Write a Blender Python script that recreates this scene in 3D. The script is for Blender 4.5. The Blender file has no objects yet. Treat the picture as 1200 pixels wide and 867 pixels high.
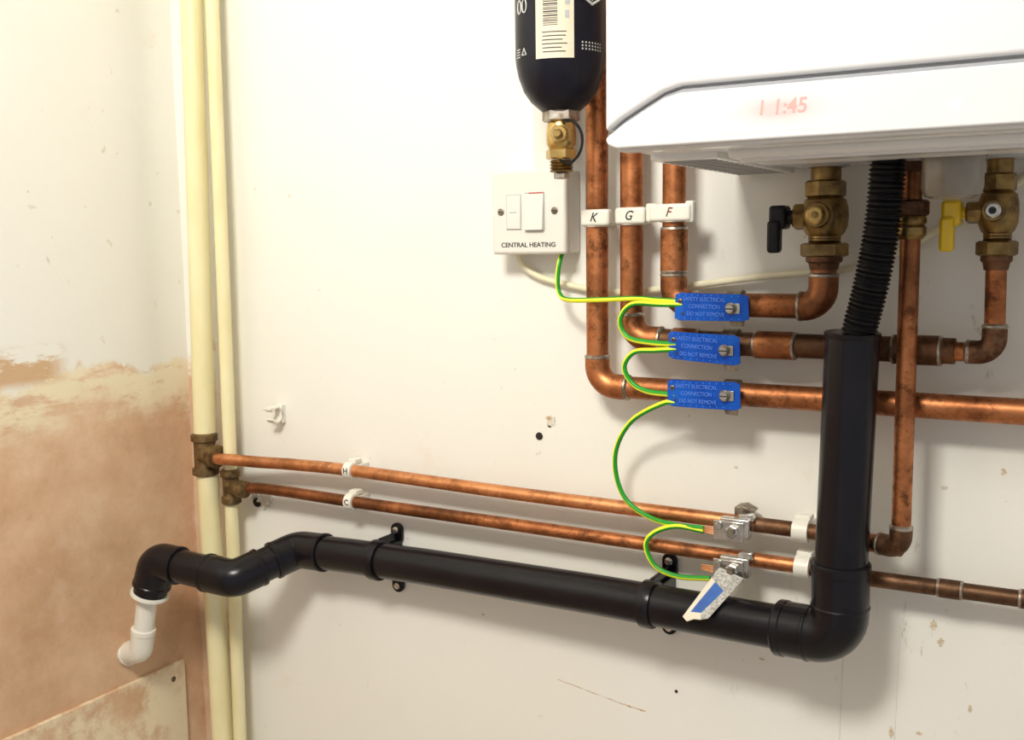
import bpy, bmesh, math, random
from mathutils import Vector as V, Matrix
random.seed(4)
S=bpy.context.scene
S.view_settings.view_transform='Standard'
S.view_settings.look='None'
S.view_settings.exposure=0.0
COL=S.collection
# ------------------------------------------------------------------ materials
def newmat(name):
    m=bpy.data.materials.new(name); m.use_nodes=True
    nt=m.node_tree; b=nt.nodes['Principled BSDF']; return m,nt,b
def N(nt,t,**k):
    n=nt.nodes.new(t)
    for a,v in k.items(): setattr(n,a,v)
    return n
def ramp(nt,fac,stops):
    r=N(nt,'ShaderNodeValToRGB'); cr=r.color_ramp
    while len(cr.elements)>1: cr.elements.remove(cr.elements[-1])
    cr.elements[0].position=stops[0][0]; cr.elements[0].color=(*stops[0][1],1)
    for p,c in stops[1:]:
        e=cr.elements.new(p); e.color=(*c,1)
    nt.links.new(fac,r.inputs[0]); return r.outputs[0]
def noise(nt,scale,detail=4,rough=.55,stretch=None,off=(0,0,0)):
    tc=N(nt,'ShaderNodeTexCoord'); mp=N(nt,'ShaderNodeMapping')
    mp.inputs['Location'].default_value=off
    if stretch: mp.inputs['Scale'].default_value=stretch
    nt.links.new(tc.outputs['Object'],mp.inputs[0])
    n=N(nt,'ShaderNodeTexNoise'); n.inputs['Scale'].default_value=scale
    n.inputs['Detail'].default_value=detail; n.inputs['Roughness'].default_value=rough
    nt.links.new(mp.outputs[0],n.inputs['Vector']); return n.outputs['Fac']
def math_(nt,op,a,b=None,c=None):
    n=N(nt,'ShaderNodeMath',operation=op)
    for i,v in enumerate((a,b,c)):
        if v is None: continue
        if isinstance(v,(int,float)): n.inputs[i].default_value=v
        else: nt.links.new(v,n.inputs[i])
    return n.outputs[0]
def mix(nt,f,a,b):
    n=N(nt,'ShaderNodeMix',data_type='RGBA')
    if isinstance(f,(int,float)): n.inputs[0].default_value=f
    else: nt.links.new(f,n.inputs[0])
    for i,v in ((6,a),(7,b)):
        if isinstance(v,tuple): n.inputs[i].default_value=(*v,1)
        else: nt.links.new(v,n.inputs[i])
    return n.outputs[2]
def bump(nt,b,h,s=.3,d=.001):
    n=N(nt,'ShaderNodeBump'); n.inputs['Strength'].default_value=s; n.inputs['Distance'].default_value=d
    nt.links.new(h,n.inputs['Height']); nt.links.new(n.outputs[0],b.inputs['Normal'])
def simple(name,c1,c2=None,rough=.5,metal=0,scale=40,bs=0,coat=0,lo=.35,hi=.65,stretch=None,spec=.5):
    m,nt,b=newmat(name)
    b.inputs['Roughness'].default_value=rough; b.inputs['Metallic'].default_value=metal
    b.inputs['Coat Weight'].default_value=coat; b.inputs['Specular IOR Level'].default_value=spec
    nz=noise(nt,scale,5,.6,stretch)
    c=ramp(nt,nz,[(lo,c1),(hi,c2 or tuple(x*.9 for x in c1))])
    nt.links.new(c,b.inputs['Base Color'])
    if bs: bump(nt,b,nz,bs,.001)
    return m
def copper(name,bright,mid,dark,rough=.3,tar=.6):
    m,nt,b=newmat(name); b.inputs['Metallic'].default_value=.92
    nz=noise(nt,18,7,.7); c=ramp(nt,nz,[(.32,dark),(.45,mid),(.57,bright),(.72,mid)])
    n2=noise(nt,55,5,.75,off=(3,1,2)); f=ramp(nt,n2,[(.50,(0,0,0)),(.64,(1,1,1))])
    c=mix(nt,math_(nt,'MULTIPLY',f,tar),c,tuple(x*.5 for x in dark))
    n3=noise(nt,5,4,.6,off=(8,3,7)); c=mix(nt,math_(nt,'MULTIPLY',ss(nt,n3,.47,.64),tar),c,dark)
    nt.links.new(c,b.inputs['Base Color'])
    nt.links.new(math_(nt,'MULTIPLY_ADD',n2,.4,rough-.10),b.inputs['Roughness']); bump(nt,b,n2,.12,.0006); return m
def ss(nt,v,lo,hi):
    n=N(nt,'ShaderNodeMapRange',interpolation_type='SMOOTHSTEP')
    n.inputs[1].default_value=lo; n.inputs[2].default_value=hi; nt.links.new(v,n.inputs[0]); return n.outputs[0]
M_COP=copper('copper_warm',(.56,.22,.09),(.37,.135,.052),(.15,.06,.027),.37,.75)
M_COPB=copper('copper_bright',(.76,.35,.16),(.60,.25,.10),(.33,.125,.052),.33,.5)
M_COPD=copper('copper_dark',(.24,.125,.07),(.15,.075,.04),(.06,.035,.02),.44)
M_SOLD=simple('solder',(.52,.48,.42),(.25,.18,.13),.38,.85,120,.3)
M_BRASS=simple('brass_aged',(.36,.24,.085),(.14,.085,.035),.37,.9,70,.15)
M_BRASSB=simple('brass_bright',(.72,.50,.19),(.48,.32,.10),.27,.9,60,.1)
M_BRONZE=simple('bronze_dirty',(.26,.17,.07),(.09,.055,.025),.5,.7,90,.4)
M_CHROME=simple('zinc_steel',(.72,.70,.66),(.46,.44,.40),.26,.95,80,.15)
M_STEELD=simple('steel_dull',(.3,.26,.2),(.12,.09,.06),.45,.8,90,.2)
M_BLK=simple('black_waste_plastic',(.0035,.003,.005),(.007,.006,.009),.27,0,30,.05,0,spec=.32)
M_BLK2=simple('black_hose_plastic',(.005,.005,.006),(.008,.008,.009),.4,0,40,spec=.3)
M_BOT=simple('bottle_black_enamel',(.004,.004,.010),(.006,.006,.014),.34,0,20,spec=.32)
M_CREAM=simple('cream_pipe_paint',(.87,.80,.50),(.80,.71,.39),.36,0,28,.15,.2,stretch=(1,1,.3))
M_WPL=simple('white_plastic',(.80,.78,.70),(.76,.73,.64),.35,0,20)
M_SW=simple('switch_white_plastic',(.76,.73,.665),(.74,.71,.645),.28,0,10,0,.2)
M_BOIL=simple('boiler_white_enamel',(.74,.745,.76),(.73,.735,.75),.22,0,4,0,.25)
M_GREY=simple('boiler_grey_plastic',(.50,.50,.51),(.44,.44,.46),.35,0,14)
M_UND=simple('boiler_underside_white',(.86,.86,.85),(.82,.82,.81),.3,0,14)
M_DARK=simple('dark_gap',(.03,.03,.035),(.02,.02,.02),.6,0,10)
M_SLOT=simple('vent_shadow_plastic',(.28,.28,.28),(.22,.22,.22),.6,0,10)
M_SILV=simple('silver_trim',(.50,.51,.54),(.46,.47,.5),.25,.5,10)
M_BLUE=simple('blue_anodised_tag',(.008,.13,.66),(.004,.07,.48),.3,.4,50,.05)
M_BLUP=simple('blue_print_paper',(.02,.12,.45),(.01,.08,.35),.5,0,50,.05)
M_TAGTX=simple('tag_pale_print',(.14,.31,.86),(.07,.20,.74),.4,.1,40)
M_RED=simple('red_plastic',(.6,.03,.02),(.5,.02,.02),.4)
M_INK=simple('black_ink',(.015,.015,.02),(.02,.02,.02),.6)
M_INKB=simple('brown_ink',(.25,.05,.02),(.10,.03,.02),.6)
M_LABEL=simple('cream_label_paper',(.76,.70,.56),(.72,.65,.5),.5,0,10)
M_WHITEPR=simple('white_print',(.7,.7,.68),(.65,.65,.63),.5)
M_YEL=simple('yellow_lever',(.90,.62,.01),(.85,.55,.01),.35,0,20,0,.3)
M_WG=simple('wire_green',(.015,.33,.02),(.015,.28,.02),.38)
M_WY=simple('wire_yellow',(.85,.88,.04),(.82,.82,.03),.38)
M_CABLE=simple('cable_offwhite',(.86,.81,.60),(.80,.75,.53),.42)
M_FILL=simple('filler_plaster_white',(.85,.82,.74),(.6,.5,.4),.8,0,80,.6)
M_HOLE=simple('hole_dark',(.02,.015,.012),(.04,.03,.02),.9)
M_SCR=simple('scratch_brown',(.42,.27,.14),(.66,.54,.38),.8,0,200)
M_SCUF=simple('scuff_tan',(.52,.41,.27),(.78,.70,.56),.8,0,300)
M_PENC=simple('pencil_grey',(.5,.48,.44),(.66,.64,.58),.8,0,200)
M_STRAP=simple('grey_foil_strip',(.60,.58,.53),(.22,.21,.19),.5,.2,350,.4)
M_TRAP=simple('trap_translucent',(.36,.33,.28),(.26,.23,.19),.2,0,20,0,.3)
M_TRAP.node_tree.nodes['Principled BSDF'].inputs['Transmission Weight'].default_value=.15
def emis(name,c,s):
    m,nt,b=newmat(name); b.inputs['Base Color'].default_value=(0,0,0,1)
    b.inputs['Emission Color'].default_value=(*c,1); b.inputs['Emission Strength'].default_value=s; return m
M_LED=emis('display_red_led',(1,.34,.28),1.6)
M_LEDB=emis('blue_led',(.35,.7,1),4.0)
# halo around the clock digits: soft red glow painted into colour and emission
M_DISP,nt,b=newmat('display_halo'); b.inputs['Roughness'].default_value=.22; b.inputs['Coat Weight'].default_value=.25
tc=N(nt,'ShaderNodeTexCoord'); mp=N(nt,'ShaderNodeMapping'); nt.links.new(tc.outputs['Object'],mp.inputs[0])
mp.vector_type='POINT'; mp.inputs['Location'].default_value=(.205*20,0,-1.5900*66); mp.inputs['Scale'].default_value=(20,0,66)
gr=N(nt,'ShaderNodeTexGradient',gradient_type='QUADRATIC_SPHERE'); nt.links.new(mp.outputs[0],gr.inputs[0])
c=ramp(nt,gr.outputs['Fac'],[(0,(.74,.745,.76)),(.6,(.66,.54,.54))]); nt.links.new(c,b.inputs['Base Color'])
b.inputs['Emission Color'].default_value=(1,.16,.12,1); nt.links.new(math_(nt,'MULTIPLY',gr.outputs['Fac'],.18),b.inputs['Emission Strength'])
# walls
def sep(nt):
    tc=N(nt,'ShaderNodeTexCoord'); s=N(nt,'ShaderNodeSeparateXYZ'); nt.links.new(tc.outputs['Object'],s.inputs[0]); return s.outputs
def wall_paint(nt):
    c=ramp(nt,noise(nt,2.2,3,.5),[(.3,(.84,.82,.74)),(.6,(.86,.845,.79))])
    st=ramp(nt,noise(nt,9,8,.72,off=(5,0,2)),[(.62,(0,0,0)),(.78,(1,1,1))])
    c=mix(nt,math_(nt,'MULTIPLY',st,.45),c,(.74,.62,.42))
    sp=ramp(nt,noise(nt,70,3,.5,off=(1,7,2)),[(.70,(0,0,0)),(.76,(1,1,1))])
    return mix(nt,math_(nt,'MULTIPLY',sp,.45),c,(.55,.42,.27))
def plaster(nt):
    c=ramp(nt,noise(nt,5,9,.7),[(.30,(.50,.29,.16)),(.45,(.62,.39,.235)),(.56,(.71,.475,.30)),(.70,(.80,.60,.43))])
    bl=ss(nt,noise(nt,3.5,7,.7,off=(1,5,8)),.52,.66)
    c=mix(nt,math_(nt,'MULTIPLY',bl,.45),c,(.82,.66,.50))
    dk=ss(nt,noise(nt,20,8,.8,off=(6,5,3)),.60,.70)
    return mix(nt,math_(nt,'MULTIPLY',dk,.3),c,(.48,.27,.14))
M_WB,nt,b=newmat('wall_paint_back'); b.inputs['Roughness'].default_value=.48
s=sep(nt); p=wall_paint(nt); n1=noise(nt,14,8,.7)
x2=math_(nt,'MULTIPLY_ADD',n1,.10,s[0]); z2=math_(nt,'MULTIPLY_ADD',n1,.25,s[2])
ax=math_(nt,'SUBTRACT',1,ss(nt,x2,-1.030,-1.015)); az=math_(nt,'SUBTRACT',1,ss(nt,z2,1.46,1.5))
f=math_(nt,'MULTIPLY',math_(nt,'MULTIPLY',ax,az),.9)
c=mix(nt,f,p,plaster(nt))
gx=ss(nt,s[0],-.5,.1); g=math_(nt,'MULTIPLY',gx,ss(nt,noise(nt,4,6,.6,off=(2,0,5)),.45,.75)); c=mix(nt,math_(nt,'MULTIPLY',g,.4),c,(.66,.61,.53))
sk=math_(nt,'MULTIPLY',ss(nt,s[0],-.45,-.1),ss(nt,noise(nt,22,8,.75,stretch=(1.6,1,.5),off=(3,2,1)),.60,.68)); c=mix(nt,math_(nt,'MULTIPLY',sk,.65),c,(.50,.40,.27))
nt.links.new(c,b.inputs['Base Color']); bump(nt,b,noise(nt,35,6,.6),.22,.002)
M_WL,nt,b=newmat('wall_paint_left'); b.inputs['Roughness'].default_value=.6
s=sep(nt); p=wall_paint(nt); n1=noise(nt,9,8,.7,off=(0,3,1)); n5=noise(nt,11,9,.75,stretch=(1,.7,2.6),off=(0,1,2))
z2=math_(nt,'MULTIPLY_ADD',n1,.16,s[2]); z3=math_(nt,'MULTIPLY_ADD',n5,.10,z2)
y2=math_(nt,'MULTIPLY_ADD',n1,.07,s[1])
az=math_(nt,'SUBTRACT',1,ss(nt,z2,1.425,1.44))
ay=math_(nt,'SUBTRACT',1,ss(nt,y2,.030,.05))
f=math_(nt,'MULTIPLY',az,ay)
band=math_(nt,'MULTIPLY',ss(nt,z3,1.395,1.46),ss(nt,n5,.40,.54))
plc=mix(nt,math_(nt,'MULTIPLY',band,.9),plaster(nt),(.86,.78,.57))
c=mix(nt,f,p,plc)
yb=math_(nt,'MULTIPLY',ss(nt,s[1],-.34,-.29),math_(nt,'SUBTRACT',1,ss(nt,s[1],-.225,-.185)))
ed=math_(nt,'MULTIPLY',math_(nt,'MULTIPLY',math_(nt,'MULTIPLY',ss(nt,s[2],1.335,1.35),math_(nt,'SUBTRACT',1,ss(nt,s[2],1.378,1.394))),yb),ss(nt,noise(nt,16,9,.75,stretch=(1,.5,1.6),off=(9,2,4)),.46,.54))
c=mix(nt,math_(nt,'MULTIPLY',ed,.85),c,(.58,.34,.15))
st=ss(nt,noise(nt,26,7,.8,stretch=(1,1,.4),off=(2,2,9)),.64,.74)
c=mix(nt,math_(nt,'MULTIPLY',math_(nt,'MULTIPLY',st,ss(nt,s[1],-.12,-.04)),.55),c,(.62,.41,.22))
nt.links.new(c,b.inputs['Base Color']); bump(nt,b,noise(nt,30,7,.65),.4,.002)
M_PAN,nt,b=newmat('boxing_panel_plaster'); b.inputs['Roughness'].default_value=.7
c=mix(nt,ss(nt,noise(nt,9,8,.7,off=(4,4,0)),.42,.56),plaster(nt),(.83,.71,.50)); nt.links.new(c,b.inputs['Base Color']); bump(nt,b,noise(nt,30,7,.65),.3,.002)
M_FLOOR=simple('floor_vinyl',(.62,.57,.5),(.55,.5,.43),.5,0,8)
M_CEIL=simple('ceiling_paint',(.85,.83,.78),(.83,.81,.75),.7,0,5)
# ------------------------------------------------------------------ geometry helpers
def grp(name):
    e=bpy.data.objects.new(name,None); COL.objects.link(e); return e
def mk(name,vs,fs,mats,parent=None,fm=None,sharp=35,smooth=True,nrm=True):
    me=bpy.data.meshes.new(name); me.from_pydata([tuple(v) for v in vs],[],fs)
    for m_ in (mats if isinstance(mats,(list,tuple)) else [mats]): me.materials.append(m_)
    if fm:
        for p_,i in zip(me.polygons,fm): p_.material_index=i
    if nrm:
        bm=bmesh.new(); bm.from_mesh(me); bmesh.ops.recalc_face_normals(bm,faces=bm.faces); bm.to_mesh(me); bm.free()
    if smooth:
        me.polygons.foreach_set('use_smooth',[True]*len(me.polygons)); me.set_sharp_from_angle(angle=math.radians(sharp))
    o=bpy.data.objects.new(name,me); COL.objects.link(o)
    if parent: o.parent=parent
    return o
def fillet(pts,R,n=10):
    pts=[V(p) for p in pts]; out=[pts[0]]
    for i in range(1,len(pts)-1):
        a,p,c=pts[i-1],pts[i],pts[i+1]
        u=(a-p); w=(c-p); ang=u.angle(w)
        if ang>3.05: out.append(p); continue
        d=min(R/math.tan(ang/2),u.length*.49 if i>1 else u.length*.95,w.length*.49 if i<len(pts)-2 else w.length*.95)
        u.normalize(); w.normalize(); r=d*math.tan(ang/2); bis=(u+w).normalized(); cen=p+bis*(r/math.sin(ang/2))
        s0=p+u*d-cen; s1=p+w*d-cen; th=s0.angle(s1)
        for k in range(n+1):
            t=k/n; out.append(cen+(s0*math.sin((1-t)*th)+s1*math.sin(t*th))/math.sin(th))
    out.append(pts[-1]); return out
def catmull(pts,n=8):
    P=[V(p) for p in pts]; P=[P[0]*2-P[1]]+P+[P[-1]*2-P[-2]]; out=[]
    for i in range(1,len(P)-2):
        a,b_,c,d=P[i-1:i+3]
        for k in range(n):
            t=k/n; out.append(.5*((2*b_)+(c-a)*t+(2*a-5*b_+4*c-d)*t*t+(3*b_-a-3*c+d)*t**3))
    out.append(P[-2]); return out
def sweep(pts,radii,seg):
    pts=[V(p) for p in pts]; n=len(pts)
    T=[(pts[min(i+1,n-1)]-pts[max(i-1,0)]).normalized() for i in range(n)]
    ref=V((0,-1,0)) if abs(T[0].y)<.9 else V((0,0,1))
    nn=(ref-ref.dot(T[0])*T[0]).normalized(); vs=[];fs=[]
    for i in range(n):
        nn=(nn-nn.dot(T[i])*T[i]).normalized(); bb=T[i].cross(nn)
        for k in range(seg):
            a=2*math.pi*k/seg; vs.append(pts[i]+(nn*math.cos(a)+bb*math.sin(a))*radii[i])
    for i in range(n-1):
        for k in range(seg):
            k2=(k+1)%seg; fs.append((i*seg+k,i*seg+k2,(i+1)*seg+k2,(i+1)*seg+k))
    fs.append(tuple(range(seg-1,-1,-1))); fs.append(tuple((n-1)*seg+k for k in range(seg)))
    return vs,fs
def tube(name,pts,r,mat,parent,seg=22,R=0,radii=None):
    if R: pts=fillet(pts,R)
    vs,fs=sweep(pts,radii or [r]*len(pts),seg); return mk(name,vs,fs,mat,parent,sharp=45)
def wire(name,pts,parent,r=.0027):
    p=catmull(pts,10); vs,fs=sweep(p,[r]*len(p),14); n=len(p)
    fm=[]
    for i in range(n-1):
        for k in range(14): fm.append(1 if k in (0,1,2,3,4) else 0)
    fm+=[0,0]; return mk(name,vs,fs,[M_WG,M_WY],parent,fm,sharp=60,nrm=False)
def lathe(name,c,ax,prof,mat,parent,seg=28,sharp=35,rot=0):
    c=V(c); ax=V(ax).normalized(); ref=V((0,-1,0)) if abs(ax.y)<.9 else V((0,0,1))
    u=(ref-ref.dot(ax)*ax).normalized(); w=ax.cross(u); vs=[];fs=[]
    for r,t in prof:
        for k in range(seg):
            a=2*math.pi*k/seg+rot; vs.append(c+ax*t+(u*math.cos(a)+w*math.sin(a))*max(r,1e-5))
    n=len(prof)
    for i in range(n-1):
        for k in range(seg):
            k2=(k+1)%seg; fs.append((i*seg+k,i*seg+k2,(i+1)*seg+k2,(i+1)*seg+k))
    fs.append(tuple(range(seg-1,-1,-1))); fs.append(tuple((n-1)*seg+k for k in range(seg)))
    return mk(name,vs,fs,mat,parent,sharp=sharp)
def hexnut(name,c,ax,r,h,mat,parent,rot=0.2):
    return lathe(name,c,ax,[(r*.86,0),(r,h*.12),(r,h*.88),(r*.86,h)],mat,parent,6,20,rot)
def disc(name,c,ax,r,h,mat,parent,bev=.15,seg=24):
    return lathe(name,c,ax,[(r*(1-bev*.5),0),(r,h*bev),(r,h*(1-bev)),(r*(1-bev*.7),h)],mat,parent,seg)
def bev(o,w,seg=2):
    if w>0:
        md=o.modifiers.new('bevel','BEVEL'); md.width=w; md.segments=seg; md.limit_method='ANGLE'; md.angle_limit=.6; md.harden_normals=False
    return o
def box(name,x0,x1,y0,y1,z0,z1,mat,parent=None,bw=.001,seg=2):
    vs=[(x,y,z) for x in (x0,x1) for y in (y0,y1) for z in (z0,z1)]
    fs=[(0,1,3,2),(4,6,7,5),(0,4,5,1),(2,3,7,6),(0,2,6,4),(1,5,7,3)]
    o=mk(name,vs,fs,mat,parent,sharp=40,smooth=bw>0); return bev(o,bw,seg)
def poly(name,pts,y0,y1,mat,parent,bw=.0005,seg=2,sharp=50):
    n=len(pts); vs=[(x,y0,z) for x,z in pts]+[(x,y1,z) for x,z in pts]
    fs=[tuple(range(n)),tuple(range(2*n-1,n-1,-1))]+[(i,(i+1)%n,(i+1)%n+n,i+n) for i in range(n)]
    o=mk(name,vs,fs,mat,parent,sharp=sharp,smooth=bw>0); return bev(o,bw,seg)
def text(name,s_,loc,size,mat,parent,rot=(math.pi/2,0,0),ext=.00015,ax='CENTER',sx=1,off=0,shear=0):
    cu=bpy.data.curves.new(name,'FONT'); cu.body=s_; cu.size=size; cu.extrude=ext; cu.align_x=ax; cu.align_y='CENTER'; cu.offset=off; cu.shear=shear
    cu.materials.append(mat); o=bpy.data.objects.new(name,cu); COL.objects.link(o); o.location=loc; o.rotation_euler=rot; o.scale=(sx,1,1); o.parent=parent; return o
def sleeve(p0,p1,r,parent,mat=M_COP,rings=True,name='sleeve'):
    p0=V(p0);p1=V(p1);L=(p1-p0).length
    lathe(name,p0,p1-p0,[(r-.001,0),(r,.001),(r,L-.001),(r-.001,L)],mat,parent)
    if rings:
        for q,d in ((p0,1),(p1,-1)):
            a=(p1-p0).normalized()*d
            lathe('solder_ring',q-a*.0022,a,[(r-.0022,0),(r-.0002,.0012),(r+.0002,.003),(r-.0004,.0042)],M_SOLD,parent,24)
def elbow(p,da,db,r,parent,R=.018,mat=M_COP,la=.026,lb=.026):
    p=V(p);a=V(da).normalized();b_=V(db).normalized()
    tube('elbow',[p+a*la,p,p+b_*lb],r,mat,parent,R=R)
    for d,l in ((a,la),(b_,lb)):
        lathe('solder_ring',p+d*(l-.003),d,[(r-.0002,0),(r+.0006,.0012),(r+.0004,.003),(r-.0015,.0045)],M_SOLD,parent,24)
# ------------------------------------------------------------------ room
box('wall_back',-1.12,1.6,0,.1,0,2.4,M_WB,None,0)
box('wall_left',-1.22,-1.12,-2.6,.1,0,2.4,M_WL,None,0)
box('floor',-1.22,1.6,-2.6,.1,-.05,0,M_FLOOR,None,0)
box('ceiling',-1.22,1.6,-2.6,.1,2.4,2.45,M_CEIL,None,0)
g=grp('boxing_panel')
box('panel',-1.1205,-1.114,-.42,-.038,.45,.926,M_PAN,g,.0015)
disc('screw',(-1.115,-.06,.905),(1,0,0),.004,.0015,M_STEELD,g)
# ------------------------------------------------------------------ cream pipes
g=grp('painted_pipe')
tube('pipe_upper',[(-1.026,-.038,2.4),(-1.040,-.037,1.817),(-1.0555,-.036,1.25)],.0145,M_CREAM,g)
tube('pipe_lower',[(-1.0535,-.036,1.20),(-1.049,-.036,.82),(-1.045,-.036,0)],.0145,M_CREAM,g)
g=grp('painted_pipe')
tube('pipe_upper',[(-1.0,-.03,2.4),(-1.012,-.03,1.814),(-1.0165,-.03,1.20)],.0088,M_CREAM,g)
tube('pipe_lower',[(-1.018,-.03,1.165),(-1.022,-.03,.823),(-1.024,-.03,0)],.0088,M_CREAM,g)
def tee(x,y,z,h,r,blen,g):
    lathe('tee_body',(x,y,z-h/2),(0,0,1),[(r*.9,0),(r*1.15,.002),(r*1.15,.010),(r*.95,.012),(r*.95,h-.012),(r*1.15,h-.010),(r*1.15,h-.002),(r*.9,h)],M_BRONZE,g,24)
    lathe('branch',(x,y-.004,z),(1,-.05,0),[(r*.8,0),(r*.8,blen*.55),(r*1.0,blen*.6),(r*1.0,blen*.95),(r*.7,blen)],M_BRONZE,g,24)
g=grp('brass_tee_fitting'); tee(-1.0545,-.038,1.226,.058,.0155,.030,g)
g=grp('brass_tee_fitting'); tee(-1.0165,-.031,1.184,.048,.0115,.034,g)
# ------------------------------------------------------------------ 15mm pipes
g=grp('hot_water_pipe')
tube('pipe',catmull([(-1.036,-.047,1.2235),(-1.0,-.045,1.2245),(-.955,-.036,1.2235),(-.900,-.031,1.2245),(-.806,-.03,1.2255),(-.581,-.03,1.222),(-.358,-.03,1.221),(-.26,-.03,1.2205)],8),.0076,M_COPB,g)
tube('pipe_end',[(-.30,-.03,1.2207),(-.262,-.03,1.2205),(-.215,-.036,1.2215),(-.157,-.060,1.2235)],.0077,M_COPD,g)
g=grp('cold_water_pipe')
tube('pipe',catmull([(-.99,-.031,1.184),(-.95,-.03,1.187),(-.801,-.03,1.186),(-.581,-.03,1.1855),(-.349,-.03,1.1845),(-.245,-.03,1.184)],8),.0074,M_COP,g)
tube('pipe_dark',[(-.248,-.03,1.184),(-.188,-.03,1.182),(.4,-.03,1.186)],.0076,M_COPD,g)
sleeve((-.128,-.03,1.1825),(-.108,-.03,1.1826),.0088,g,M_COPD)
sleeve((-.06,-.03,1.183),(-.04,-.03,1.183),.0088,g,M_COPD)
g=grp('copper_riser_pipe')
tube('pipe',[(-.157,-.062,1.585),(-.157,-.062,1.225),(-.185,-.05,1.2225)],.0085,M_COP,g,R=.014)
elbow((-.157,-.062,1.2245),(0,0,1),(-1,.43,-.05),.0100,g,R=.012,la=.020,lb=.022,mat=M_COPD)
hexnut('nut',(-.157,-.062,1.535),(0,0,-1),.0150,.014,M_COPD,g)
lathe('compression_nut',(-.157,-.062,1.521),(0,0,-1),[(.012,0),(.0130,.002),(.0130,.006),(.0115,.008),(.0130,.010),(.0130,.016),(.010,.02)],M_BRASS,g)
hexnut('nut_upper',(-.157,-.062,1.571),(0,0,-1),.014,.012,M_COPD,g)
# ------------------------------------------------------------------ 22mm pipes
RP=.0116
g=grp('copper_pipe')
tube('pipe',[(-.471,-.035,2.4),(-.471,-.035,1.3515),(-.2,-.035,1.3515),(.4,-.035,1.3505)],RP,M_COP,g,R=.024)
elbow((-.471,-.035,1.3515),(0,0,1),(1,0,0),.0132,g,R=.022,la=.032,lb=.036)
g=grp('copper_pipe')
tube('pipe',[(-.432,-.035,2.4),(-.432,-.035,1.403),(-.314,-.036,1.4015),(-.12,-.041,1.4025)],RP,M_COPD,g,R=.022)
tube('pipe_riser',[(-.432,-.035,2.4),(-.432,-.035,1.43)],RP+.0002,M_COP,g)
elbow((-.432,-.035,1.403),(0,0,1),(1,0,0),.0132,g,R=.02,la=.026,lb=.034)
sleeve((-.385,-.035,1.402),(-.36,-.035,1.402),.0135,g)
sleeve((-.300,-.0365,1.4015),(-.262,-.0375,1.4015),.0135,g,M_COP)
sleeve((-.172,-.0398,1.4022),(-.132,-.0408,1.4023),.0135,g,M_COPD)
lathe('reducer',(-.133,-.041,1.4023),(1,0,0),[(.0125,0),(.0120,.003),(.0100,.007),(.0100,.012)],M_COPD,g)
tube('pipe_riser_right',[(-.13,-.041,1.4023),(-.0885,-.043,1.4025),(-.0895,-.045,1.49)],.0085,M_COP,g,R=.014)
elbow((-.0885,-.0435,1.4025),(0,0,1),(-1,0,0),.0103,g,R=.013,la=.024,lb=.022,mat=M_COPD)
g=grp('copper_pipe')
tube('pipe',[(-.384,-.04,2.4),(-.384,-.04,1.44),(-.236,-.045,1.44),(-.2345,-.045,1.49)],RP,M_COP,g,R=.02)
sleeve((-.384,-.04,1.515),(-.384,-.04,1.472),.0136,g)
elbow((-.384,-.04,1.44),(0,0,1),(1,0,0),.0134,g,R=.018,la=.03,lb=.024)
elbow((-.2348,-.045,1.44),(0,0,1),(-1,0,0),.0136,g,R=.018,la=.030,lb=.022)
# ------------------------------------------------------------------ isolation valves
def valve(name,x,y,hm,side=-1,round_front=False,k_=1.0,hx=-.041):
    g=grp(name); q=k_
    lathe('tail_ring',(x,y,1.574),(0,0,-1),[(.019*q,0),(.019*q,.006),(.0135*q,.007),(.0135*q,.022)],M_BRASS,g)
    hexnut('top_nut',(x,y,1.556),(0,0,-1),.0185*q,.016,M_BRASS,g,.1)
    lathe('body',(x,y,1.541),(0,0,-1),[(.014*q,0),(.0185*q,.003),(.0205*q,.010),(.021*q,.018),(.0205*q,.027),(.017*q,.034),(.0145*q,.036),(.0145*q,.040)],M_BRASS,g,32)
    for k in range(3): lathe('thread',(x,y,1.504-k*.003),(0,0,-1),[(.0135*q,0),(.015*q,.0012),(.0135*q,.0024)],M_BRASS,g)
    hexnut('union_nut',(x,y,1.499),(0,0,-1),.0215*q,.013,M_BRASS,g,.35)
    lathe('olive_nut',(x,y,1.486),(0,0,-1),[(.0165*q,0),(.0165*q,.004),(.014*q,.006),(.0125*q,.012)],M_COPD,g)
    hexnut('side_nut',(x+side*.014*q,y-.002,1.523),(side,0,0),.0125*q,.014,M_BRASS,g)
    disc('stem',(x+side*.026*q,y-.002,1.523),(side,0,0),.0065*q,.012,hm,g)
    xl=x+hx
    box('lever_hub',xl-.008,xl+.008,y-.014,y+.008,1.512,1.534,hm,g,.003)
    box('lever_grip',xl-.0085,xl+.0035,y-.018,y-.004,1.490,1.520,hm,g,.003)
    disc('front_boss',(x-.002,y-.016*q,1.524),(0,-1,0),.0120*q,.010,M_BRASS,g)
    disc('front_cap',(x-.002,y-.016*q-.010,1.524),(0,-1,0),.0084*q,.005,M_BRASSB if not round_front else M_CHROME,g,.3)
    disc('front_pin',(x-.002,y-.016*q-.015,1.524),(0,-1,0),.003,.0015,M_BRASS if not round_front else M_DARK,g)
    return g
valve('isolation_valve',-.2348,-.045,M_BLK2)
valve('isolation_valve',-.0895,-.045,M_YEL,-1,True,.78,-.036)
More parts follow.
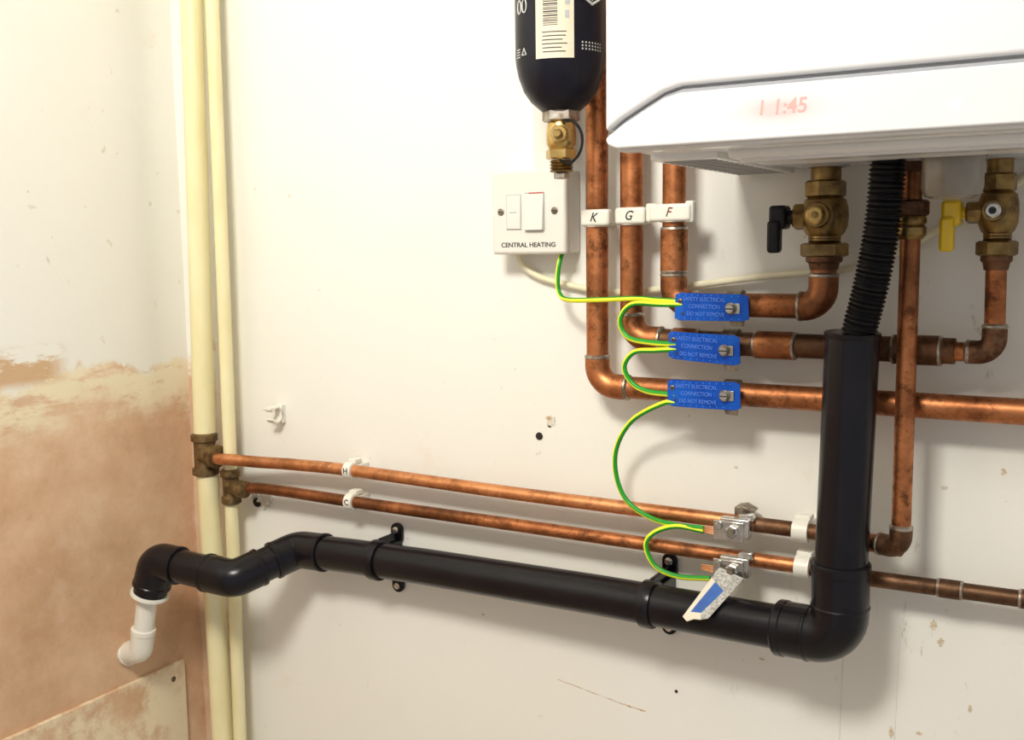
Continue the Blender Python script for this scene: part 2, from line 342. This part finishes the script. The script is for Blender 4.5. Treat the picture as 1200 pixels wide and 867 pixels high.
# ------------------------------------------------------------------ corrugated hose
g=grp('corrugated_hose')
base=catmull([(-.167,-.102,1.59),(-.170,-.10,1.569),(-.1745,-.095,1.516),(-.183,-.09,1.465),(-.1935,-.086,1.42),(-.198,-.084,1.39)],24)
seglen=[0]
for a,b_ in zip(base,base[1:]): seglen.append(seglen[-1]+(b_-a).length)
L=seglen[-1]; n=int(L/.0008); pts=[];rad=[]
j=0
for i in range(n+1):
    d=L*i/n
    while j<len(base)-2 and seglen[j+1]<d: j+=1
    t=(d-seglen[j])/(seglen[j+1]-seglen[j]); pts.append(base[j].lerp(base[j+1],min(t,1)))
    rad.append(.0140+.0012*max(-.8,min(1,1.6*math.sin(2*math.pi*d/.0038))))
tube('hose',pts,0,M_BLK2,g,seg=28,radii=rad)
# ------------------------------------------------------------------ black waste pipe
g=grp('black_waste_pipe')
vt=V((-.199,-.085,1.4205)); vb=V((-.206,-.077,1.19)); d=(vb-vt)
Lv=d.length
lathe('vertical_pipe',vt,d,[(.0175,.03),(.0175,0),(.0225,0),(.0235,.001),(.0235,Lv)],M_BLK,g,40)
lathe('pipe_lip',vt,d,[(.0236,.0),(.0243,.0008),(.0243,.004),(.0236,.005)],M_BLK,g,40)
corner=V((-.2055,-.0755,1.1355))
tube('elbow_socket',[(-.206,-.0772,1.206),corner,(-.262,-.069,1.1335)],.0258,M_BLK,g,seg=40,R=.026)
du=(V((-.206,-.0772,1.206))-corner).normalized(); dl=(V((-.262,-.069,1.1335))-corner).normalized()
lathe('collar_v',V((-.206,-.0772,1.199)),du,[(.0258,0),(.0272,.001),(.0272,.0085),(.0255,.010)],M_BLK,g,40)
lathe('collar_h',V((-.256,-.0697,1.1337)),dl,[(.0258,0),(.0268,.001),(.0268,.0075),(.0255,.009)],M_BLK,g,40)
lathe('collar_mid',V((-.2057,-.0765,1.165)),du,[(.0257,0),(.0266,.001),(.0266,.003),(.0257,.004)],M_BLK,g,40)
lathe('collar_mid_h',V((-.232,-.0725,1.1345)),dl,[(.0257,0),(.0266,.001),(.0266,.003),(.0257,.004)],M_BLK,g,40)
main=[(-.255,-.069,1.1335),(-.463,-.055,1.1295),(-.690,-.045,1.1240),(-.80,-.042,1.1205),(-.893,-.040,1.1165),(-.930,-.118,1.0940),(-1.052,-.130,1.1035),(-1.066,-.133,1.058)]
tube('run',main,.0213,M_BLK,g,seg=36,R=.018)
m4,m5,m6,m7=V(main[4]),V(main[5]),V(main[6]),V(main[7]); m3=V(main[3])
def socket(p,q1,q2,l1,l2,r,R=.03):
    a=(q1-p).normalized(); c=(q2-p).normalized()
    tube('bend_socket',[p+a*l1,p,p+c*l2],r,M_BLK,g,seg=36,R=R)
    for e,l in ((a,l1),(c,l2)):
        lathe('socket_rim',p+e*(l-.005),e,[(r,0),(r+.0008,.001),(r+.0008,.005),(r-.0005,.006)],M_BLK,g,36)
socket(m4,m3,m5,.045,.036,.0236,.018)
socket(m5,m4,m6,.036,.042,.0236,.018)
socket(m6,m5,m7,.036,.036,.0238,.016)
lathe('white_ring',m7+(m6-m7).normalized()*.002,m7-m6,[(.0225,0),(.0245,.001),(.0245,.004),(.021,.005)],M_WPL,g,32)
g=grp('white_overflow_pipe')
tube('pipe',[(-1.069,-.133,1.06),(-1.082,-.134,1.0)],.0130,M_WPL,g)
tube('elbow',[(-1.081,-.134,1.006),(-1.089,-.133,.976),(-1.124,-.128,.966)],.0150,M_WPL,g,R=.014)
lathe('elbow_rim',(-1.081,-.134,1.006),(.2,.0,1),[(.0150,-.004),(.0158,-.003),(.0158,.003),(.0140,.004)],M_WPL,g)
lathe('wall_collar',(-1.120,-.128,.967),(1,0,.25),[(.018,0),(.018,.002),(.015,.004)],M_FILL,g)
def bracket(x,y,z,zt,zb):
    g=grp('pipe_bracket')
    lathe('ring',(x-.007,y,z),(1,0,0),[(.0212,0),(.0243,.0003),(.0248,.002),(.0248,.012),(.0243,.0137),(.0212,.014)],M_BLK,g,36)
    w=.0085
    for zz,sgn in ((zt,1),(zb,-1)):
        P=[(x-w,z+sgn*.016)]+[(x-w*math.cos(a),zz+sgn*w*math.sin(a)) for a in [math.pi*k/10 for k in range(11)]]+[(x+w,z+sgn*.016)]
        poly('tab',P,0,-.0055,M_BLK,g,.0012)
        disc('screw',(x,-.0055,zz),(0,-1,0),.0042,.002,M_CHROME,g)
        box('web',x-.002,x+.002,y+.004,-.004,min(z+sgn*.014,z+sgn*.026),max(z+sgn*.014,z+sgn*.026),M_BLK,g,.001)
    box('spacer',x-.006,x+.006,y+.019,0,z-.016,z+.016,M_BLK,g,.001)
bracket(-.763,-.0432,1.1217,1.150,1.078)
bracket(-.401,-.0588,1.1308,1.162,1.088)
# ------------------------------------------------------------------ small white clips
def clip(x,y,z,r,w,lab=None,z_up=False):
    g=grp('pipe_clip')
    lathe('ring',(x-w/2,y,z),(1,0,0),[(r,0),(r+.0028,.0005),(r+.0028,w-.0005),(r,w)],M_WPL,g,28)
    box('base',x-w/2,x+w/2,y+r-.002,0,z-r*.8,z+r*.8,M_WPL,g,.001)
    box('ear',x-w/2,x+w/2,y+.002,y+r+.008,z+r,z+r+.006,M_WPL,g,.001)
    if lab: text('letter',lab,(x,y-r-.0030,z+.001),.010,M_INK,g,off=.0001)
    return g
clip(-.812,-.030,1.2255,.0078,.012,'H'); clip(-.812,-.030,1.186,.0077,.012,'C')
clip(-.254,-.031,1.2205,.0084,.016); clip(-.252,-.030,1.184,.0082,.015)
g=grp('pipe_clip')
P=[]
for k in range(17):
    a=math.radians(-150+ (300)*k/16)+math.pi/2
    P.append((math.cos(a),math.sin(a)))
vs=[];fs=[]
cx,cy,cz=-.948,-.016,1.284
for k,(c_,s_) in enumerate(P):
    for rr in (.0085,.0112):
        for xx in (-.006,.006):
            vs.append((cx+xx,cy+s_*rr,cz+c_*rr))
for k in range(16):
    a=k*4
    fs+=[(a,a+1,a+5,a+4),(a+2,a+6,a+7,a+3),(a,a+4,a+6,a+2),(a+1,a+3,a+7,a+5)]
fs+=[(0,2,3,1),(64,65,67,66)]
bev(mk('open_ring',vs,fs,M_WPL,g),.0006)
box('base',cx-.006,cx+.006,-.008,0,cz-.012,cz+.012,M_WPL,g,.001)
box('claw',cx-.006,cx+.006,-.030,-.022,cz+.007,cz+.011,M_WPL,g,.001)
def lclip(x,y,z,w,s_,ears=False,mat=M_INK,dx=.004,h=.0085):
    g=grp('label_clip')
    lathe('ring',(x,y,z-.0095),(0,0,1),[(.0118,0),(.0148,.0005),(.0148,.0175),(.0118,.018)],M_WPL,g,28)
    box('face',x-w/2+dx,x+w/2+dx,y-.0165,y-.004,z-h,z+h,M_WPL,g,.003,3)
    if ears:
        box('ear_l',x-w/2-.003,x-w/2+.008,y-.014,y-.004,z-.009,z+.0095,M_WPL,g,.002)
        box('ear_r',x+w/2-.006,x+w/2+.003,y-.014,y-.004,z-.010,z+.011,M_WPL,g,.002)
    box('base',x-.006,x+.006,y+.012,0,z-.008,z+.008,M_WPL,g,.001)
    text('letter',s_,(x+dx-.001,y-.0167,z),.0135,mat,g,rot=(math.pi/2,.12,0),shear=.25,off=.0001,sx=.85)
lclip(-.4705,-.035,1.5275,.032,'K'); lclip(-.4315,-.035,1.5285,.033,'G'); lclip(-.384,-.04,1.5305,.044,'F',True,M_INKB,.001)
# ------------------------------------------------------------------ switch
g=grp('fused_spur_switch')
box('back_box',-.5965,-.5075,-.029,0,1.4915,1.5795,M_SW,g,.002)
box('plate',-.5975,-.5065,-.0375,-.028,1.4905,1.5805,M_SW,g,.0035,4)
box('rocker_frame',-.5555,-.5315,-.0383,-.036,1.5155,1.5565,M_GREY,g,.0006)
vs=[(-.5548,-.0380,1.5162),(-.5322,-.0380,1.5162),(-.5322,-.0425,1.5162),(-.5548,-.0425,1.5162),
    (-.5548,-.0380,1.5550),(-.5322,-.0380,1.5550),(-.5322,-.0395,1.5550),(-.5548,-.0395,1.5550)]
bev(mk('rocker',vs,[(0,1,2,3),(4,7,6,5),(0,4,5,1),(3,2,6,7),(0,3,7,4),(1,5,6,2)],M_SW,g),.0008)
box('red_indicator',-.5500,-.5322,-.0393,-.037,1.5552,1.5563,M_RED,g,.0002)
box('fuse_gap',-.5787,-.5598,-.0380,-.036,1.5167,1.5548,M_GREY,g,.0004)
box('fuse_carrier',-.5778,-.5607,-.0390,-.036,1.5177,1.5538,M_SW,g,.0008)
box('fuse_notch',-.574,-.565,-.0393,-.037,1.5350,1.5362,M_GREY,g,.0002)
for x in (-.5855,-.5195):
    disc('screw',(x,-.0372,1.5365),(0,-1,0),.0038,.0014,M_STEELD,g)
    box('slot',x-.0030,x+.0030,-.0389,-.0384,1.5360,1.5370,M_DARK,g,0)
text('legend','CENTRAL HEATING',(-.552,-.0377,1.5005),.0070,M_INK,g,sx=1.08,off=.0001)
g=grp('cable_trunking')
box('trunking',-.556,-.516,-.016,0,1.578,2.4,M_SW,g,.0015)
# ------------------------------------------------------------------ bottle filter
g=grp('dosing_bottle')
bx,by,br=-.480,-.098,.0441
lathe('bottle',(bx,by,1.98),(0,0,-1),[(.02,0),(.036,.008),(br,.025),(br,.298),(br*.985,.306),(br*.93,.318),(br*.82,.331),(br*.66,.341),(br*.5,.347),(br*.42,.350)],M_BOT,g,48,sharp=30)
def bp(az,z,o_=.0): a=math.radians(az); return V((bx+(br+o_)*math.cos(a),by+(br+o_)*math.sin(a),z))
def patch(name,a0,a1,z0,z1,mat,o_=.0004,n=14):
    vs=[];fs=[]
    for k in range(n+1):
        a=a0+(a1-a0)*k/n
        vs+=[bp(a,z0,o_),bp(a,z1,o_)]
    for k in range(n): fs.append((2*k,2*k+2,2*k+3,2*k+1))
    return mk(name,vs,fs,mat,g,nrm=False)
patch('label',-94,-46,1.674,1.80,M_LABEL)
z=1.704
while z<1.775:
    h_=random.choice([.0005,.0008,.0012]); patch('barcode_bar',-84,-66,z,z+h_,M_INK,.0007,6); z+=h_+random.choice([.0008,.0012])
for k in range(6):
    patch('text_line',-86+random.random()*2,-54-random.random()*8,1.6795+k*.0036,1.6803+k*.0036,M_INK,.0007,8)
for k in range(4):
    patch('text_col',-57,-51-random.random()*2,1.710+k*.012,1.717+k*.012,M_GREY,.0007,4)
def curve_on(name,pts,r=.0007,mat=M_WHITEPR): tube(name,[bp(a,z_,.0003) for a,z_ in pts],r,mat,g,seg=6)
hx=[(-20+18*math.cos(math.radians(60*k+30)),1.737+.013*math.sin(math.radians(60*k+30))) for k in range(7)]
curve_on('logo_hexagon',hx,.0014)
curve_on('logo_inner',[(-26,1.742),(-20,1.747),(-14,1.742),(-14,1.732),(-20,1.728),(-26,1.732)],.0012)
for a0 in (-124,-113):
    curve_on('number_zero',[(a0+4.2*math.cos(t),1.725+.0062*math.sin(t)) for t in [2*math.pi*k/14 for k in range(15)]],.0006)
curve_on('triangle',[(-118,1.680),(-110,1.680),(-114,1.686),(-118,1.680)],.0006)
for k in range(4): patch('small_text',-132,-122,1.6785+k*.0024,1.6793+k*.0024,M_WHITEPR,.0005,3)
for r_ in range(3):
    for k in range(7): patch('dot',-36+k*5,-34+k*5,1.682+r_*.003,1.6835+r_*.003,M_WHITEPR,.0005,1)
bz=1.632
hexnut('collar_nut',(bx,by,bz),(0,0,-1),.0185,.012,M_SOLD,g,.15)
lathe('valve_body',(bx,by,bz-.011),(0,0,-1),[(.012,0),(.0135,.003),(.0145,.012),(.0145,.022),(.012,.027),(.0105,.029)],M_BRASSB,g)
disc('tap_boss',(bx+.004,by-.010,1.607),(.3,-1,0),.0085,.010,M_BRASSB,g)
disc('tap_spindle',(bx+.007,by-.020,1.607),(.3,-1,0),.0045,.006,M_BRASS,g,.3)
hexnut('lower_nut',(bx,by,bz-.038),(0,0,-1),.0155,.010,M_BRASSB,g,.3)
for k in range(4): lathe('thread',(bx,by,bz-.049-k*.003),(0,0,-1),[(.010,0),(.0118,.0012),(.010,.0026)],M_BRASS,g)
hexnut('tail',(bx,by,bz-.061),(0,0,-1),.0075,.006,M_SOLD,g)
tube('tether',catmull([(bx+.008,by-.012,1.619),(bx+.020,by-.012,1.618),(bx+.0275,by-.010,1.606),(bx+.026,by-.010,1.590),(bx+.016,by-.012,1.579),(bx+.006,by-.015,1.582)],6),.0014,M_BLK2,g,seg=8)
# ------------------------------------------------------------------ boiler
g=grp('wall_boiler')
XL,XR=-.335,.085
FR=-.298
box('case',XL,XR,FR,0,1.577,2.28,M_BOIL,g,.006,4)
P=[(XL-.0005,2.28),(XL-.0005,1.5835),(-.322,1.5925),(-.303,1.6025),(-.290,1.6090),(-.276,1.6125),(XR,1.6125),(XR,2.28)]
poly('door',P,FR+.004,FR-.009,M_BOIL,g,.003,4)
P=[(XL-.0005,1.5810),(XL+.002,1.5820),(-.321,1.5905),(-.302,1.6005),(-.289,1.607),(-.276,1.6102),(XR,1.6102),(XR,1.5735),(-.329,1.5735),(XL-.0005,1.577)]
poly('groove',P,FR+.004,FR-.0045,M_SILV,g,.0005)
P=[(XL,1.5775),(XL+.001,1.5790),(-.3205,1.5880),(-.3015,1.5980),(-.2885,1.6045),(-.276,1.6072),(XR,1.6072),(XR,1.5705),(-.326,1.5705),(XL+.002,1.5735)]
poly('chin',P,FR+.010,FR-.010,M_BOIL,g,.0045,5)
poly('display_halo',[(-.258,1.5755),(-.152,1.5755),(-.152,1.6030),(-.258,1.6030)],FR-.009,FR-.0101,M_DISP,g,0)  # thin patch added to carry the painted glow of the digits
text('clock_digits','1 1:45',(-.203,FR-.0103,1.5915),.0140,M_LED,g,ax='CENTER',off=.00012,shear=.1)
disc('status_led',(-.093,FR-.0095,1.585),(0,-1,0),.0022,.001,M_LEDB,g)
box('under_plate',XL+.008,XR-.008,FR+.02,-.006,1.5705,1.58,M_UND,g,.001)
box('under_lip',XL+.006,XR-.006,FR-.002,FR+.016,1.5685,1.578,M_BOIL,g,.003,3)
box('under_gap',XL+.010,XR-.010,FR+.016,FR+.019,1.5700,1.578,M_SLOT,g,0)
box('vent_tray',XL+.006,XL+.062,-.235,-.010,1.5660,1.573,M_UND,g,.001)
for k in range(15):
    y0=-.220+k*.0135; box('vent_slot',XL+.012,XL+.056,y0,y0+.0035,1.5655,1.567,M_SLOT,g,0)
box('under_tray',-.262,XR-.02,-.245,-.150,1.5640,1.572,M_UND,g,.003)
box('under_tray_rim',-.255,XR-.03,-.238,-.215,1.5615,1.566,M_BOIL,g,.002)
box('under_step',-.262,-.16,-.145,-.09,1.5665,1.572,M_GREY,g,.002)
for x,y in ((-.2348,-.045),(-.157,-.062),(-.0895,-.045),(-.168,-.101)):
    disc('port',(x,y,1.5715),(0,0,-1),.021,.004,M_GREY,g)
lathe('trap_cup',(-.117,-.12,1.575),(0,0,-1),[(.0265,0),(.0265,.008),(.0235,.010),(.0235,.034),(.021,.040),(.015,.042)],M_TRAP,g,36)
lathe('trap_collar',(-.117,-.12,1.5735),(0,0,-1),[(.028,0),(.028,.006),(.026,.007)],M_GREY,g,36)
# ------------------------------------------------------------------ blue bonding tags
def tag(name,q,pz,py,sx,sz):
    g=grp(name); (x0,za),(x1,zb),(x2,zc),(x3,zd)=q; y=-.0635
    def bl(u,v):
        t=V((x0,0,za)).lerp(V((x1,0,zb)),u); b_=V((x3,0,zd)).lerp(V((x2,0,zc)),u); return t.lerp(b_,v)
    nx,nz=14,3; vs=[];fs=[]
    def yy(u): return y+.0035*(u-.2)**2*2-.0012*math.sin(u*5)
    for s_ in (0,.0011):
        for i in range(nx+1):
            for j in range(nz+1):
                u=i/nx; v=j/nz
                if i in (0,nx) and j in (0,nz): v=v*.86+.07
                p=bl(u,v); vs.append((p.x,yy(u)+s_,p.z))
    n1=(nx+1)*(nz+1)
    def id_(i,j): return i*(nz+1)+j
    for i in range(nx):
        for j in range(nz):
            a,b_,c,d=id_(i,j),id_(i+1,j),id_(i+1,j+1),id_(i,j+1)
            fs+=[(a,b_,c,d),(d+n1,c+n1,b_+n1,a+n1)]
    ring=[id_(i,0) for i in range(nx+1)]+[id_(nx,j) for j in range(1,nz+1)]+[id_(i,nz) for i in range(nx-1,-1,-1)]+[id_(0,j) for j in range(nz-1,0,-1)]
    for k in range(len(ring)):
        a,b_=ring[k],ring[(k+1)%len(ring)]; fs.append((a,b_,b_+n1,a+n1))
    mk('tag_plate',vs,fs,M_BLUE,g,sharp=50)
    ang=math.atan2((zb-za),(x1-x0))
    for v,t,u in ((.22,'SAFETY ELECTRICAL',.42),(.48,'CONNECTION',.42),(.76,'DO NOT REMOVE',.44)):
        p=bl(u,v); text('print',t,(p.x,yy(u)-.0008,p.z),.0056,M_TAGTX,g,rot=(math.pi/2,-ang,0),off=0,sx=.84)
    for v in (.08,.92):
        for k in range(0,20,2):
            p=bl(.06+k*.045,v)
            box('rivet_dot',p.x-.0005,p.x+.0005,yy(.06+k*.045)-.0005,yy(.06+k*.045)+.0004,p.z-.0004,p.z+.0004,M_TAGTX,g,0)
    p=bl(.075,.30); disc('eyelet',(p.x,yy(.1),p.z),(0,-1,0),.0022,.0010,M_BRASS,g); disc('eyelet_hole',(p.x,yy(.1)-.001,p.z),(0,-1,0),.0013,.0006,M_DARK,g)
    p=bl(.13,.76); disc('hole',(p.x,yy(.1)+.0002,p.z),(0,-1,0),.0020,.0004,M_DARK,g)
    y0=yy(.78)
    box('slot',sx+.003,sx+.0088,y0-.0006,y0+.0006,sz-.0048,sz+.0048,M_CHROME,g,.0002)
    disc('washer',(sx,y0-.0006,sz),(0,-1,0),.0058,.0012,M_STEELD,g)
    disc('screw_head',(sx,y0-.0016,sz),(0,-1,0),.0049,.0038,M_CHROME,g,.3)
    box('screw_slot',sx-.0042,sx+.0042,y0-.0057,y0-.0050,sz-.0006,sz+.0006,M_DARK,g,0)
    lathe('strap',(sx-.008,py,pz),(1,0,0),[(.0120,0),(.0146,.0003),(.0146,.0147),(.0120,.015)],M_STEELD,g,30)
    box('bridge',sx-.008,sx+.008,y+.0055,py-.010,sz-.007,sz+.007,M_STEELD,g,.001)
    poly('strap_tail',[(sx-.003,zc+.004),(sx+.013,zc+.002),(sx+.012,zc-.005),(sx+.0,zc-.0045)],y+.0055,y+.0065,M_STEELD,g,.0002)
tag('earth_bonding_tag',[(-.373,1.4525),(-.302,1.451),(-.301,1.4255),(-.374,1.4255)],1.440,-.0435,-.318,1.4375)
tag('earth_bonding_tag',[(-.380,1.4145),(-.310,1.4115),(-.309,1.3825),(-.380,1.3875)],1.4015,-.0362,-.324,1.3970)
tag('earth_bonding_tag',[(-.381,1.3665),(-.309,1.3665),(-.308,1.3390),(-.381,1.3400)],1.3515,-.035,-.323,1.3530)
# ------------------------------------------------------------------ wires
g=grp('earth_wire')
wire('wire',[(-.519,-.020,1.494),(-.5195,-.028,1.480),(-.5205,-.030,1.462),(-.517,-.032,1.448),(-.500,-.045,1.4425),(-.462,-.053,1.4435),(-.419,-.054,1.4455),(-.395,-.058,1.4445),(-.366,-.061,1.4435)],g)
wire('wire_loop',[(-.366,-.0615,1.4405),(-.390,-.062,1.4405),(-.419,-.060,1.4405),(-.433,-.058,1.4290),(-.434,-.057,1.416),(-.424,-.058,1.4055),(-.400,-.060,1.4020),(-.372,-.0615,1.4015)],g)
wire('wire_loop',[(-.372,-.0615,1.3965),(-.395,-.061,1.3945),(-.419,-.058,1.3915),(-.431,-.056,1.3765),(-.424,-.055,1.3605),(-.405,-.057,1.3520),(-.373,-.0615,1.3510)],g)
wire('wire_drop',[(-.373,-.0615,1.3435),(-.388,-.061,1.3410),(-.424,-.052,1.3200),(-.446,-.042,1.2880),(-.449,-.036,1.2560),(-.436,-.036,1.2300),(-.406,-.041,1.2165),(-.375,-.045,1.2140),(-.348,-.047,1.2150)],g)
wire('wire_drop_lower',[(-.348,-.047,1.2120),(-.378,-.046,1.2130),(-.402,-.046,1.2030),(-.411,-.046,1.1880),(-.400,-.047,1.1680),(-.375,-.048,1.1610),(-.340,-.048,1.1640)],g)
g=grp('white_cable')
tube('cable',catmull([(-.579,-.015,1.494),(-.577,-.010,1.482),(-.565,-.007,1.470),(-.536,-.006,1.460),(-.465,-.006,1.449),(-.387,-.010,1.456),(-.298,-.014,1.467),(-.217,-.014,1.475),(-.171,-.010,1.493),(-.135,-.008,1.514),(-.074,-.006,1.552),(-.03,-.006,1.59)],8),.0036,M_CABLE,g,seg=14)
# ------------------------------------------------------------------ earth clamps
def eclamp(x,y,z,s=1):
    g=grp('earth_clamp')
    lathe('strap',(x-.010,y,z),(1,0,0),[(.0078,0),(.0100,.0004),(.0100,.0196),(.0078,.020)],M_CHROME,g,24)
    box('saddle',x-.013,x+.017,y-.0175,y-.007,z-.009,z+.011,M_CHROME,g,.0015)
    box('plate',x-.019,x+.012,y-.0195,y-.017,z-.012,z+.008,M_CHROME,g,.0006)
    poly('bent_lug',[(x+.006,z+.006),(x+.020,z+.009),(x+.018,z+.016),(x+.004,z+.014)],y-.004,y-.012,M_CHROME,g,.0006)
    hexnut('bolt',(x+.001,y-.0195,z-.001),(0,-1,0),.0065,.0045,M_CHROME,g)
    disc('bolt_end',(x+.001,y-.024,z-.001),(0,-1,0),.0035,.004,M_STEELD,g)
    disc('wire_screw',(x-.013,y-.0195,z+.003),(0,-1,0),.0036,.003,M_CHROME,g,.3)
    for k in range(5): tube('copper_strand',[(x-.032,y-.0165,z-.006+k*.0012),(x-.022,y-.0185,z-.0065+k*.0015),(x-.012,y-.0190,z-.008+k*.0020)],.0006,M_COPB,g,seg=6)
    return g
ga=eclamp(-.318,-.030,1.2175); gb=eclamp(-.318,-.030,1.178)
poly('curled_strap',[(-.322,1.228),(-.308,1.227),(-.302,1.233),(-.313,1.238),(-.322,1.236)],-.012,-.030,M_STEELD,ga,.001)
g=grp('clamp_paper_tag')
def q3(name,p,mat,th=.0008):
    p=[V(a) for a in p]; nr=(p[1]-p[0]).cross(p[2]-p[0]).normalized()*th
    vs=p+[a+nr for a in p]; n=len(p)
    mk(name,vs,[tuple(range(n)),tuple(range(2*n-1,n-1,-1))]+[(i,(i+1)%n,(i+1)%n+n,i+n) for i in range(n)],mat,g,smooth=False)
a,b_,c,d=V((-.328,-.056,1.180)),V((-.303,-.056,1.172)),V((-.327,-.098,1.138)),V((-.349,-.098,1.141))
def uv(s_,t): return a.lerp(b_,s_).lerp(d.lerp(c,s_),t)
q3('strip_top',[uv(0,0),uv(1,0),uv(1,.40),uv(0,.22)],M_STRAP)
q3('strip_fold',[uv(0,.22),uv(.22,.27),uv(.16,.92),uv(0,1.04)],M_LABEL)
q3('strip_blue',[uv(.22,.27),uv(.72,.36),uv(.58,.88),uv(.16,.92)],M_BLUP)
q3('strip_grey',[uv(.72,.36),uv(1,.40),uv(1,.93),uv(.76,1.0),uv(.58,.88)],M_STRAP)
q3('strip_tear',[uv(.16,.92),uv(.58,.88),uv(.76,1.0),uv(.5,1.02),uv(.3,1.10),uv(0,1.04)],M_LABEL)
# ------------------------------------------------------------------ wall marks
g=grp('wall_holes')
disc('hole',(-.561,-.0006,1.284),(0,1,0),.0045,.0006,M_HOLE,g,0)
disc('hole',(-.5475,-.0006,1.298),(0,1,0),.0028,.0006,M_HOLE,g,0)
disc('hole',(-.394,-.0006,1.015),(0,1,0),.0018,.0006,M_HOLE,g,0)
disc('hole',(-1.0,-.0006,1.158),(0,1,0),.0075,.0008,M_HOLE,g,0)
def blot(name,x,z,w,h,mat,seed,yy=-.0004):
    random.seed(seed); P=[]
    for k in range(26):
        a=2*math.pi*k/26; r=.45+.65*random.random(); P.append((x+w*r*math.cos(a),z+h*r*math.sin(a)))
    poly(name,P,0,yy,mat,g,0)
g=grp('wall_filler_patches')
blot('patch',-.545,1.303,.007,.007,M_FILL,3,-.0012); blot('patch',-.985,1.163,.016,.012,M_FILL,5,-.004); blot('patch',-1.003,1.172,.006,.010,M_FILL,8,-.005)
g=grp('wall_scuffs')
blot('scuff',-.548,1.306,.005,.0025,M_SCR,9,-.0014)
def strip(x0,z0,x1,z1,w,mat):
    d=V((x1-x0,z1-z0)); nrm_=V((-d.y,d.x)).normalized()*w; P=[]
    n=12
    for k in range(n+1):
        t=k/n; P.append((x0+d.x*t+nrm_.x*random.random(),z0+d.y*t+nrm_.y*random.random()))
    for k in range(n,-1,-1):
        t=k/n; P.append((x0+d.x*t-nrm_.x*random.random(),z0+d.y*t-nrm_.y*random.random()))
    poly('scratch',P,0,-.0003,mat,g,0)
strip(-.54,.999,-.46,.987,.0007,M_SCR); strip(-.46,.987,-.43,.984,.0012,M_SCR)
strip(-.218,1.10,-.222,.80,.0003,M_PENC); strip(-.165,1.12,-.170,.80,.0003,M_PENC)
for i,(x,z_,w,h) in enumerate([(-.135,1.135,.006,.010),(-.128,1.120,.007,.008),(-.17,1.02,.004,.012),(-.145,1.025,.006,.004),(-.07,1.03,.005,.006),(-.48,1.09,.005,.003),(-.30,1.07,.005,.003),(-.13,1.27,.006,.004),(-.10,1.06,.004,.008),(-.64,1.06,.004,.003),(-.08,1.29,.005,.006),(-.33,1.27,.004,.003)]):
    blot('scuff',x,z_,w*.6,h*.6,M_SCUF,20+i)
# ------------------------------------------------------------------ lights & world
w=bpy.data.worlds.new('room_ambient'); S.world=w; w.use_nodes=True
bg=w.node_tree.nodes['Background']; bg.inputs[0].default_value=(.97,.96,.97,1); bg.inputs[1].default_value=.46
def area(name,loc,tgt,size,power,col,sy=None):
    l=bpy.data.lights.new(name,'AREA'); l.energy=power; l.color=col; l.size=size
    if sy: l.shape='RECTANGLE'; l.size_y=sy
    o=bpy.data.objects.new(name,l); COL.objects.link(o); o.location=loc
    o.rotation_euler=(V(tgt)-V(loc)).to_track_quat('-Z','Y').to_euler(); return o
area('ceiling_light',(-.40,-1.20,2.36),(-.75,-.1,1.4),.36,31.5,(1,.96,.87))
# ------------------------------------------------------------------ camera
cd=bpy.data.cameras.new('camera'); cd.lens=36.681; cd.sensor_width=36; cd.sensor_fit='HORIZONTAL'; cd.clip_start=.02
co=bpy.data.objects.new('camera',cd); COL.objects.link(co); co.location=(0,-1.03,1.5); co.rotation_euler=(1.45227,.01287,.52297)
S.camera=co
